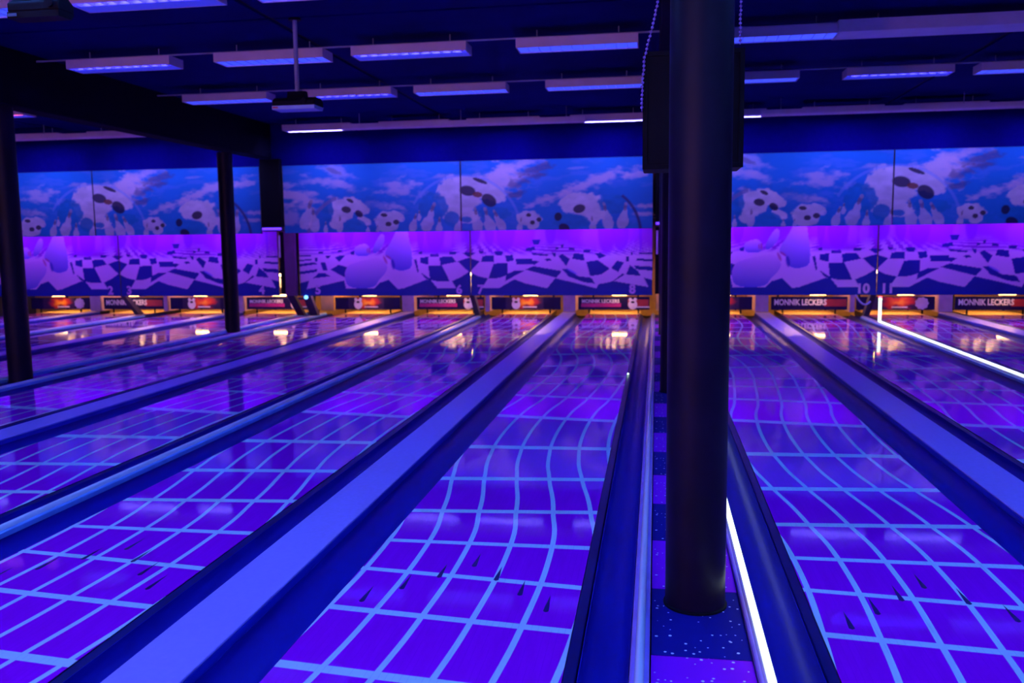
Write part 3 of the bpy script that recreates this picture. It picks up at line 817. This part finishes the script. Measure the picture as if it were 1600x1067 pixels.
def art_lower(u, v):
    n3 = fbm(u / 5, v / 5, 31)
    HZ, TW, TD = np.array((0.55, 0.05, 0.86)), np.array((0.95, 0.80, 0.98)), np.array((0.020, 0.045, 0.30))
    C = np.zeros(u.shape + (3,))
    C[:] = HZ
    for cx, rx, dk in [(480, 12, .3), (700, 9, .25), (748, 10, .3), (715, 8, .3), (925, 22, .25), (845, 12, .3)]:
        C = over(C, dk * (1 - sm(0.5, 1.1, ell(u, v, cx, 372, rx, 26))), (0.80, 0.35, 0.95))
    # receding small tiles, then the pale floor
    row = np.floor(np.log(np.maximum(v - 362, 1.0)) * 5.5)
    col = np.floor((u - 735 + 30 * np.sin(u / 31.0)) / np.maximum(v - 350, 4.0) * 3.4 + row * 0.5)
    chk = ((row + col) % 2)
    k = sm(376, 398, v + 5 * np.sin(u / 19.0) + 8 * (n3 - 0.5))[..., None]
    small = np.where((chk > 0.5)[..., None], TW, HZ * 0.6 + TD * 0.4)
    C = C * (1 - k * 0.75) + small * k * 0.75
    k = sm(393, 401, v)[..., None]
    C = C * (1 - k) + TW * k
    for q in DQ:
        a = inpoly(u, v, q)
        C = over(C, a, TD)
    C = over(C, inpoly(u, v, EDGE), TD)
    # darker ball silhouettes hanging out of the haze
    for cx, cb, rx in [(499, 392, 8), (680, 401, 16), (657, 394, 6), (738, 386, 13), (790, 396, 16), (765, 388, 8), (948, 400, 15), (970, 396, 14), (860, 384, 9), (1001, 398, 2.6), (511, 393, 7), (545, 390, 8)]:
        a = 1 - sm(0.75, 1.05, ell(u, v, cx, 362, rx, cb - 362))
        C = over(C, 0.85 * a, (0.42, 0.02, 0.86))
    C = over(C, 0.6 * (1 - sm(0.6, 1.1, ell(u, v, 893, 424, 11, 2.2, 28))), (0.05, 0.12, 0.85))
    sc = lambda L: [(460 + a / 8.89, 355 + b / 8.89) for a, b in L]
    for q, vb in ((PIN_C, 402), (PIN_D, 398), (PIN_B, 424), (PIN_A, 452)):
        poly = sc(q)
        for _ in range(2):
            poly = [p for (a, b), (c, d) in zip(poly, poly[1:] + poly[:1]) for p in ((a * .75 + c * .25, b * .75 + d * .25), (a * .25 + c * .75, b * .25 + d * .75))]
        v0 = min(b for a, b in poly); v1 = max(b for a, b in poly)
        k = np.clip((v - v0) / (v1 - v0), 0, 1)[..., None]
        col = np.array((0.92, 0.72, 0.96)) * (1 - k) + np.array((0.16, 0.20, 0.74)) * k
        a = inpoly(u, v, poly)[..., None]
        C = C * (1 - a) + col * a
    for cx, cy, rx, ry, dg_ in [(602, 406, 2.2, 8, -25), (607, 402, 2.0, 6, -55), (577, 391, 1.6, 6, -5), (574, 391, 1.2, 5, -5)]:
        C = over(C, 0.7 * (1 - sm(0.6, 1.1, ell(u, v, cx, cy, rx, ry, dg_))), (0.55, 0.03, 0.30))
    C = over(C, 0.8 * (1 - sm(0.7, 1.1, ell(u, v, 614, 413, 3, 9, -10))), (0.03, 0.05, 0.45))
    C = over(C, sm(453, 456, v), (0.012, 0.045, 0.30))
    return C

def print_grid(name, x0, x1, y, z0, z1, fn, step):
    nx, nz = int((x1 - x0) / step) + 1, int((z1 - z0) / step) + 1
    xs, zs = np.linspace(x0, x1, nx), np.linspace(z0, z1, nz)
    X, Z = np.meshgrid(xs, zs)
    U, V = project(X, np.full_like(X, y), Z)
    C = np.clip(fn(U, V), 0, 1)
    V3 = np.stack([X - x0, np.zeros_like(X), Z - z0], -1).reshape(-1, 3)
    a = (np.arange(nz - 1)[:, None] * nx + np.arange(nx - 1)[None, :]).ravel()
    Fq = np.stack([a, a + 1, a + 1 + nx, a + nx], -1)
    me = bpy.data.meshes.new(name)
    me.vertices.add(len(V3)); me.vertices.foreach_set('co', V3.ravel())
    me.loops.add(Fq.size); me.loops.foreach_set('vertex_index', Fq.ravel().astype(np.int32))
    me.polygons.add(len(Fq)); me.polygons.foreach_set('loop_start', np.arange(0, Fq.size, 4, dtype=np.int32))
    me.update(calc_edges=True)
    at = me.color_attributes.new('print', 'FLOAT_COLOR', 'POINT')
    at.data.foreach_set('color', np.concatenate([C.reshape(-1, 3), np.ones((nx * nz, 1))], 1).ravel().astype(np.float32))
    me.materials.append(M['print'])
    return me

UZ0, UZ1, LZ0, LZ1 = 1.717, 2.945, 0.500, 1.90
UX, LX = (-6.83, -3.46, -0.05), (-6.90, -3.47, -0.055)
MUR = []
for nm, xs, y, z0, z1, fn in (('upper', UX, UY, UZ0, UZ1, art_upper), ('lower', LX, LY, LZ0, LZ1, art_lower)):
    for k in range(2):
        xa, xb = xs[k] + 0.012, xs[k + 1] - 0.012
        MUR.append((nm, k, xa, xb, y, z0, z1, print_grid('print', xa, xb, y, z0, z1, fn, 0.013),
                    MB().box(-0.006, xb - xa + 0.006, 0.002, 0.035, -0.004, z1 - z0 + 0.004).mesh('backing', M['leg'])))
GN = ['left', 'middle', 'right']
SHIFT_U, SHIFT_L = (-7.22, 0, 7.34), (-7.27, 0, 7.33)
WHAT = {('upper', 0): 'upper mural of smaller spotted balls in blue sky, lanes %s', ('upper', 1): 'upper mural of large spotted ball and dark clouds, lanes %s',
        ('lower', 0): 'lower violet mural with fallen pins on checkered floor, lanes %s', ('lower', 1): 'lower violet mural with ball on checkered floor, lanes %s'}
LABX = {('upper', 0): 'left half', ('upper', 1): 'right half', ('lower', 0): 'left half', ('lower', 1): 'right half'}
NUMS = {0: {0: ['', '2'], 1: ['3', '4']}, 1: {0: ['5', '6'], 1: ['7', '8']}, 2: {0: ['9', '10'], 1: ['11', '12']}}
for gi in range(3):
    for nm, k, xa, xb, y, z0, z1, pm, bm_ in MUR:
        dx = (SHIFT_U if nm == 'upper' else SHIFT_L)[gi]
        e = tag(empty('lane_mural', (xa + dx, y, z0)), WHAT[(nm, k)] % ('%s and %s' % (NW[gi * 4 + k * 2], NW[gi * 4 + k * 2 + 1])), 'mural', 'mural panels above the lanes')
        pr_ = link('print', pm, e); link('backing', bm_, e)
        if nm == 'lower':
            for j, s_ in enumerate(NUMS[gi][k]):
                if not s_:
                    continue
                tm = text_mesh('lane_number', s_, 0.23, M['number'], 0.010)
                o = link('lane_number', tm, pr_)
                o.rotation_euler = (math.radians(90), 0, 0)
                px = (0.36, xb - xa - 0.22)[j] if k == 0 else (0.17, xb - xa - 0.36)[j]
                o.location = (px, -0.003, 0.105)

# violet tubes behind the upper mural, shining down on the lower one
vt = MB().tube([(0, 0, 0), (1.2, 0, 0)], 0.02, 8).mesh('tube', M['violet'], smooth=True)
vb = MB().box(-0.03, 1.23, -0.05, 0.05, 0.03, 0.07).mesh('batten', M['housing'])
vk = MB().box(0.55, 0.65, 0.0505, LY - 16.024, 0.035, 0.065).mesh('bracket', M['housing'])
for gi in range(3):
    for k in range(4):
        x = LX[0] + SHIFT_L[gi] + 0.25 + k * 1.69
        e = tag(empty('violet_tube_light', (x, 16.02, 1.82)), 'violet tube light behind the upper mural over lane %s' % NW[gi * 4 + k], 'tube light', 'violet tubes behind the upper mural')
        link('tube', vt, e); link('batten', vb, e); link('bracket', vk, e)

# dark boxes between the upper murals with a violet tube below, and posts between the lower murals
for k, (x, lab) in enumerate(((-7.03, 'four and five'), (0.175, 'eight and nine'))):
    e = tag(empty('black_casing', (x, UY - 0.10, 1.80)), 'tall black casing between upper murals over lanes %s' % lab, 'casing')
    MB().box(-0.195, 0.195, 0, 0.12, 0.03, 1.27).build('box', M['black'], e, bevel=0.006)
    MB().tube([(-0.18, 0.0, -0.005), (0.18, 0.0, -0.005)], 0.022, 10).build('violet_tube', M['casingviolet'], e, smooth=True)
    MB().box(-0.19, 0.19, 0.03, 0.10, -0.05, 0.029).build('lower_trim', M['leg'], e)
for k, (x, lab) in enumerate(((-7.06, 'four and five'), (0.22, 'eight and nine'))):
    e = tag(empty('mural_post', (x, LY - 0.06, 0)), 'brown mauve post between the lower murals of lanes %s' % lab, 'post', 'posts between lower murals')
    MB().box(-0.115, 0.115, 0.0, 0.10, 0.50, 1.78).build('panel', M['post'], e, bevel=0.006)
    MB().prism_x([(0.02, 0.50), (0.13, 0.50), (0.62, 0.07), (0.50, 0.07)], -0.10, 0.05).build('foot', M['leg'], e)
    MB().box(0.12, 0.15, 0.06, 0.10, 0.50, 1.75).build('side_light_block', M['black'], e)  # added to block pit lamp light leaking past the post
    MB().box(-0.235, -0.12, 0.065, 0.10, 0.52, 1.75).build('gap_light_block', M['black'], e)  # added dark strip that blocks the pit lamps behind the slit
    MB().tube([(-0.20, -0.01, 1.25), (-0.20, -0.01, 1.68)], 0.018, 8).build('pale_tube', M['unlit'], e, smooth=True)
e = tag(empty('mural_strut', (-6.90, LY, 0)), 'dark strut with a small blue light beside lane five', 'support leg', 'legs under the lower murals')
MB().prism_x([(0.04, 0.50), (0.14, 0.50), (0.52, 0.07), (0.40, 0.07)], 0.03, 0.19).build('plate', M['leg'], e)
bm = bmesh.new(); bmesh.ops.create_icosphere(bm, subdivisions=2, radius=0.04)
me = bpy.data.meshes.new('blue_light'); bm.to_mesh(me); bm.free(); me.materials.append(M['ledblue'])
link('blue_light', me, e, (0.13, -0.03, 0.47))
LEGT = ['between lanes two and three', 'between lanes six and seven', 'between lanes ten and eleven behind the glowing strip']
for gi, p in enumerate(GROUPS):
    e = tag(empty('mural_strut', (p['rail'] + RW / 2, LY, 0)), 'dark slanted support leg ' + LEGT[gi], 'support leg', 'legs under the lower murals')
    MB().prism_x([(0.04, 0.56), (0.18, 0.56), (0.80, 0.064), (0.62, 0.064)], -0.035, 0.06).build('plate', M['leg'], e)

# small cable below the right mural and the tiny glowing mint dot by the eighth lane
x10 = GROUPS[2]['rail']
tag(MB().tube([(x10 - 0.28 + 0.26 * t_, LY - 0.02, 0.50 - 0.16 * math.sin(math.pi * min(1, t_ * 0.8)) - 0.02 * t_) for t_ in [i / 12 for i in range(13)]], 0.016, 8).build('loose_cable', M['hose'], smooth=True),
    'loose pale cable looping below the number 10', 'cable')
e = tag(empty('mint_glow_dot', (LANE_X[7] + LW + 0.012, 10.1, 0.0)), 'tiny glowing mint dot on the gutter edge of lane eight', 'sensor')
MB().box(-0.006, 0.012, 0.0, 0.03, 0.0006, 0.02).build('case', M['black'], e)
MB().box(-0.004, 0.010, -0.004, -0.0005, 0.004, 0.018).build('lens', M['mint_dot'], e)

# ------------------------------------------------------------------ pin ends: signs, lamps, pins, kickbacks
def flame_mesh(w, h, hot):
    nx, nz = 60, 14
    xs, zs = np.linspace(0, w, nx), np.linspace(0, h, nz)
    X, Z = np.meshgrid(xs, zs)
    n = fbm(X * 9 + 3, Z * 14, 51)
    a = np.exp(-((X / w - 0.55) / 0.30) ** 2) * np.exp(-((Z / h - 0.55 + (n - 0.5) * 0.8) / 0.38) ** 2)
    C = np.zeros(X.shape + (3,)); C[:] = (0.030, 0.012, 0.08)
    C = over(C, sm(0.10, 0.45, a), (0.55, 0.02, 0.03))
    C = over(C, sm(0.45, 0.80, a) * hot, (0.95, 0.28, 0.01))
    C = over(C, sm(0.78, 1.0, a) * hot, (1.0, 0.60, 0.05))
    V3 = np.stack([X, np.zeros_like(X), Z], -1).reshape(-1, 3)
    q = (np.arange(nz - 1)[:, None] * nx + np.arange(nx - 1)[None, :]).ravel()
    me = bpy.data.meshes.new('flame_print')
    me.from_pydata(V3.tolist(), [], np.stack([q, q + 1, q + 1 + nx, q + nx], -1).tolist())
    at = me.color_attributes.new('print', 'FLOAT_COLOR', 'POINT')
    at.data.foreach_set('color', np.concatenate([C.reshape(-1, 3), np.ones((nx * nz, 1))], 1).ravel().astype(np.float32))
    me.materials.append(M['signprint'])
    return me
SW, SZ0, SZ1 = 1.46, 0.085, 0.345
SH = SZ1 - SZ0
flame_me = flame_mesh(0.80, SH - 0.02, 1.0)
flame_dim = flame_mesh(0.90, SH - 0.02, 0.35)
panel_me = MB().box(0, SW, 0, 0.03, 0, SH).mesh('panel', M['signnavy'])
foot_me = MB().box(0, 0.03, 0.004, 0.026, -SZ0 + 0.0005, -0.0005).mesh('foot', M['black'])
txt_a = text_mesh('lettering', 'MONNIK LECKERS', 0.105, M['signwhite'], 0.003)
def badge_mesh(m_):
    b = MB()
    def disc(cx, cz, rx, rz, y, mi=0, seg=28, sc=0.0, ns=9):
        pr = [(cx + rx * (1 + sc * math.cos(ns * 2 * math.pi * i / seg)) * math.cos(2 * math.pi * i / seg), cz + rz * (1 + sc * math.cos(ns * 2 * math.pi * i / seg)) * math.sin(2 * math.pi * i / seg)) for i in range(seg)]
        n = len(b.v)
        b.v += [(x, y, z) for x, z in pr] + [(x, y + 0.004, z) for x, z in pr]
        b.f.append(tuple(n + i for i in range(seg))); b.mi.append(mi)
        for i in range(seg):
            j = (i + 1) % seg
            b.f.append((n + i, n + seg + i, n + seg + j, n + j)); b.mi.append(mi)
    return b, disc
b, disc = badge_mesh(None)
disc(0, -0.02, 0.092, 0.105, -0.006); disc(-0.05, 0.085, 0.034, 0.036, -0.0055); disc(0.05, 0.085, 0.034, 0.036, -0.0055); disc(0.0, 0.032, 0.062, 0.045, -0.0065); disc(0.0, 0.03, 0.038, 0.024, -0.008, 1)
badge_me = b.mesh('badge', [M['signwhite'], M['signink']])
b, disc = badge_mesh(None)
disc(0, 0, 0.12, 0.12, -0.006, 0, 72, 0.06, 9)
rosette_me = b.mesh('badge', [M['signviolet']])
bar_me = MB().box(0, 0.30, -0.004, -0.0005, 0, 0.026).mesh('stripe', M['signwhite'])
mag_me = MB().box(0, 0.82, -0.003, -0.0005, 0, 0.075).mesh('stripe', M['signmagenta'])
red_me = MB().box(0, 0.42, -0.003, -0.0005, 0, 0.14).mesh('stripe', M['signred'])
# pin profile
PINP = [(0.0258, 0), (0.0285, 0.01), (0.036, 0.05), (0.0575, 0.105), (0.0605, 0.118), (0.054, 0.16), (0.036, 0.205), (0.0235, 0.25), (0.0225, 0.275), (0.0305, 0.325), (0.0323, 0.345), (0.027, 0.370), (0.012, 0.380)]
pin_me = MB().lathe(PINP, seg=16).mesh('body', M['pin'], smooth=True)
pinb_me = MB().lathe([(0.0268, 0.238), (0.0262, 0.252)], seg=16).mesh('band', M['pinband'], smooth=True)
cup_me = MB().lathe([(0.030, 0.520), (0.030, 0.5295)], seg=12).mesh('cup', M['black'])
lamp_t = MB().tube([(0.10, 0, 0), (0.40, 0, 0)], 0.016, 10).mesh('tube', M['warm'], smooth=True)
lamp_h = MB().box(0, 0.5, -0.03, 0.03, 0.022, 0.05).mesh('holder', M['black'])
lamp_a = MB().box(0.235, 0.265, 0.031, 0.219, 0.024, 0.04).mesh('arm', M['black'])
lamp_big = MB().tube([(0.05, 0, 0), (0.95, 0, 0)], 0.025, 10).mesh('tube', M['pitwarm'], smooth=True)
lamp_bh = MB().box(0, 1.0, -0.05, 0.05, 0.030, 0.080).mesh('holder', M['black'])
lamp_bd = MB().box(0, 1.0, -0.0895, -0.04, -0.03, 0.08).mesh('holder', M['black'])
bl_t = MB().tube([(0.02, 0, 0), (1.18, 0, 0)], 0.014, 8).mesh('tube', M['nearuv'], smooth=True)
bl_h = MB().box(0, 1.2, -0.0799, -0.03, 0.0, 0.05).mesh('holder', M['black'])
DESC = ['orange flame and rosette', 'white lettered', 'dim red flame', 'violet lit lettered', 'orange flame and badge', 'lettered badge', 'orange flame and badge', 'lettered badge', 'dim flame', 'white lettered', 'red flame and rosette', 'brightly lit white lettered']
for i, x in enumerate(LANE_X):
    cx = x + LW / 2
    odd = i % 2 == 0
    e = tag(empty('sign_board', (cx - SW / 2, Y_SIGN, SZ0)), '%s sign board at the pin end of lane %s' % (DESC[i], NW[i]), 'sign', 'sign boards at the pin ends')
    pn = link('panel', panel_me, e)
    for fx in (0.21, SW - 0.24):
        link('foot', foot_me, e, (fx, 0, 0))
    if odd:
        link('flame_print', flame_me if i in (0, 4, 6) else flame_dim, pn, (0.30, -0.002, 0.01))
        if i in (0, 10):
            link('badge', rosette_me, pn, (1.22, 0, SH * 0.5))
        else:
            link('badge', badge_me, pn, (0.52, 0, SH * 0.5))
        link('stripe', bar_me, pn, (0.66, 0, 0.04))
    else:
        full = i in (9, 11, 1)
        o = link('lettering', txt_a, pn, ((0.56 if full else 0.46), -0.006, SH * (0.56 if full else 0.66)))
        o.rotation_euler = (math.radians(90), 0, 0)
        s_ = 1.45 if full else 1.12
        o.scale = (s_ * 0.80, s_ * (1.05 if full else 0.85), 1)
        link('stripe', red_me, pn, (1.02, 0, 0.07))
        if not full:
            link('stripe', mag_me, pn, (0.06, 0, 0.055))
            link('badge', badge_me, pn, (1.12, -0.002, SH * 0.48))
            link('stripe', bar_me, pn, (1.16, 0, 0.04))
    e = tag(empty('sign_lamp', (cx - 0.12, Y_SIGN - 0.22, 0.405)), 'warm glowing lamp above the sign board of lane %s' % NW[i], 'lamp', 'warm lamps over the sign boards')
    link('tube', lamp_t, e); link('holder', lamp_h, e); link('arm', lamp_a, e)
    e = tag(empty('pit_lamp', (cx - 0.5, 18.395, 0.83)), 'warm lamp inside the pin pit of lane %s' % NW[i], 'lamp', 'warm lamps inside the pin pits')
    link('tube', lamp_big, e); link('holder', lamp_bh, e)
    e = tag(empty('deck_lamp', (cx - 0.5, 18.42, 0.24)), 'warm lamp behind the sign board of lane %s' % NW[i], 'lamp', 'warm lamps behind the sign boards')
    link('tube', lamp_big, e); link('holder', lamp_bd, e)
    e = tag(empty('pit_fill_tube', (cx - 0.6, LY + 0.115, 0.57)), 'added hidden fill tube behind the lower mural edge over lane %s' % NW[i], 'tube light', 'added fill tubes behind the lower mural')  # added out of sight to brighten signs and lane ends
    link('tube', bl_t, e); link('holder', bl_h, e)
    k = 0
    for r in range(4):
        for c in range(r + 1):
            k += 1
            e = tag(empty('bowling_pin', (cx + (c - r / 2) * 0.3048, 18.56 + r * 0.264, 0.53)), 'white bowling pin held in the rack of lane %s' % NW[i], 'bowling pin', 'pins racked over lane %s' % NW[i])
            link('body', pin_me, e); link('band', pinb_me, e)
    rk = tag(empty('pin_rack', (cx, 0, 0.0)), 'dark rack holding the pins of lane %s' % NW[i], 'pin rack', 'pin racks behind the signs')
    MB().box(-0.74, 0.74, 18.34, 19.42, 0.9101, 0.930).build('plate', M['black'], rk)
    for fx in (-0.50, 0.46):
        MB().box(fx, fx + 0.04, 19.20, 19.23, 0.0005, 0.91).build('upright', M['black'], rk)
    for r in range(4):
        for c in range(r + 1):
            link('cup', cup_me, rk, ((c - r / 2) * 0.3048, 18.56 + r * 0.264, 0))
# kickback panels at the ends of the dividers
for gi, p in enumerate(GROUPS):
    for ci, (x, w, la) in enumerate(((p['caps'][0], CW, 0), (p['rail'] - 0.02, RW + 0.04, 1), (p['caps'][1], CW, 2))):
        tag(MB().box(x + 0.02, x + w - 0.02, Y_SIGN - 0.05, 20.0, 0.045, 1.30).build('kickback', M['kick']), 'lilac partition between the pin ends of lanes %s and %s' % (NW[gi * 4 + la], NW[gi * 4 + la + 1]), 'partition', 'partitions between pin ends')
for k, (x, lab) in enumerate(((-7.02, 'four and five'), (0.16, 'eight and nine'))):
    tag(MB().box(x - 0.15, x + 0.13, Y_SIGN - 0.04, 20.0, 0.07, 1.30).build('kickback', M['kickwood']), 'bright yellow wooden partition between the pin ends of lanes ' + lab, 'partition')
# hidden warm lamps added to brighten the partitions at the column strips
for x, lab in ((-7.02, 'four and five'), (0.16, 'eight and nine')):
    e = tag(empty('strip_fill_lamp', (x - 0.14, 17.9, 0.69)), 'small added warm fill lamp behind the mural between lanes ' + lab, 'lamp', 'added warm fill lamps at the column strips')
    MB().tube([(0.02, 0, 0), (0.26, 0, 0)], 0.016, 8).build('tube', M['warm'], e, smooth=True)
    MB().box(0, 0.28, -0.03, 0.03, 0.018, 0.05).build('holder', M['black'], e)
    MB().box(0.12, 0.16, -0.02, 0.02, 0.05, 1.92 - 0.69).build('drop_rod', M['black'], e)
struct(MB().box(XL, XR, 20.02, 20.08, -0.19, 1.8).build('wall_pit', M['pit']))
struct(MB().box(XL, XR, 16.56, 20.0, 1.92, 1.96).build('ceiling_pit', M['beam']))
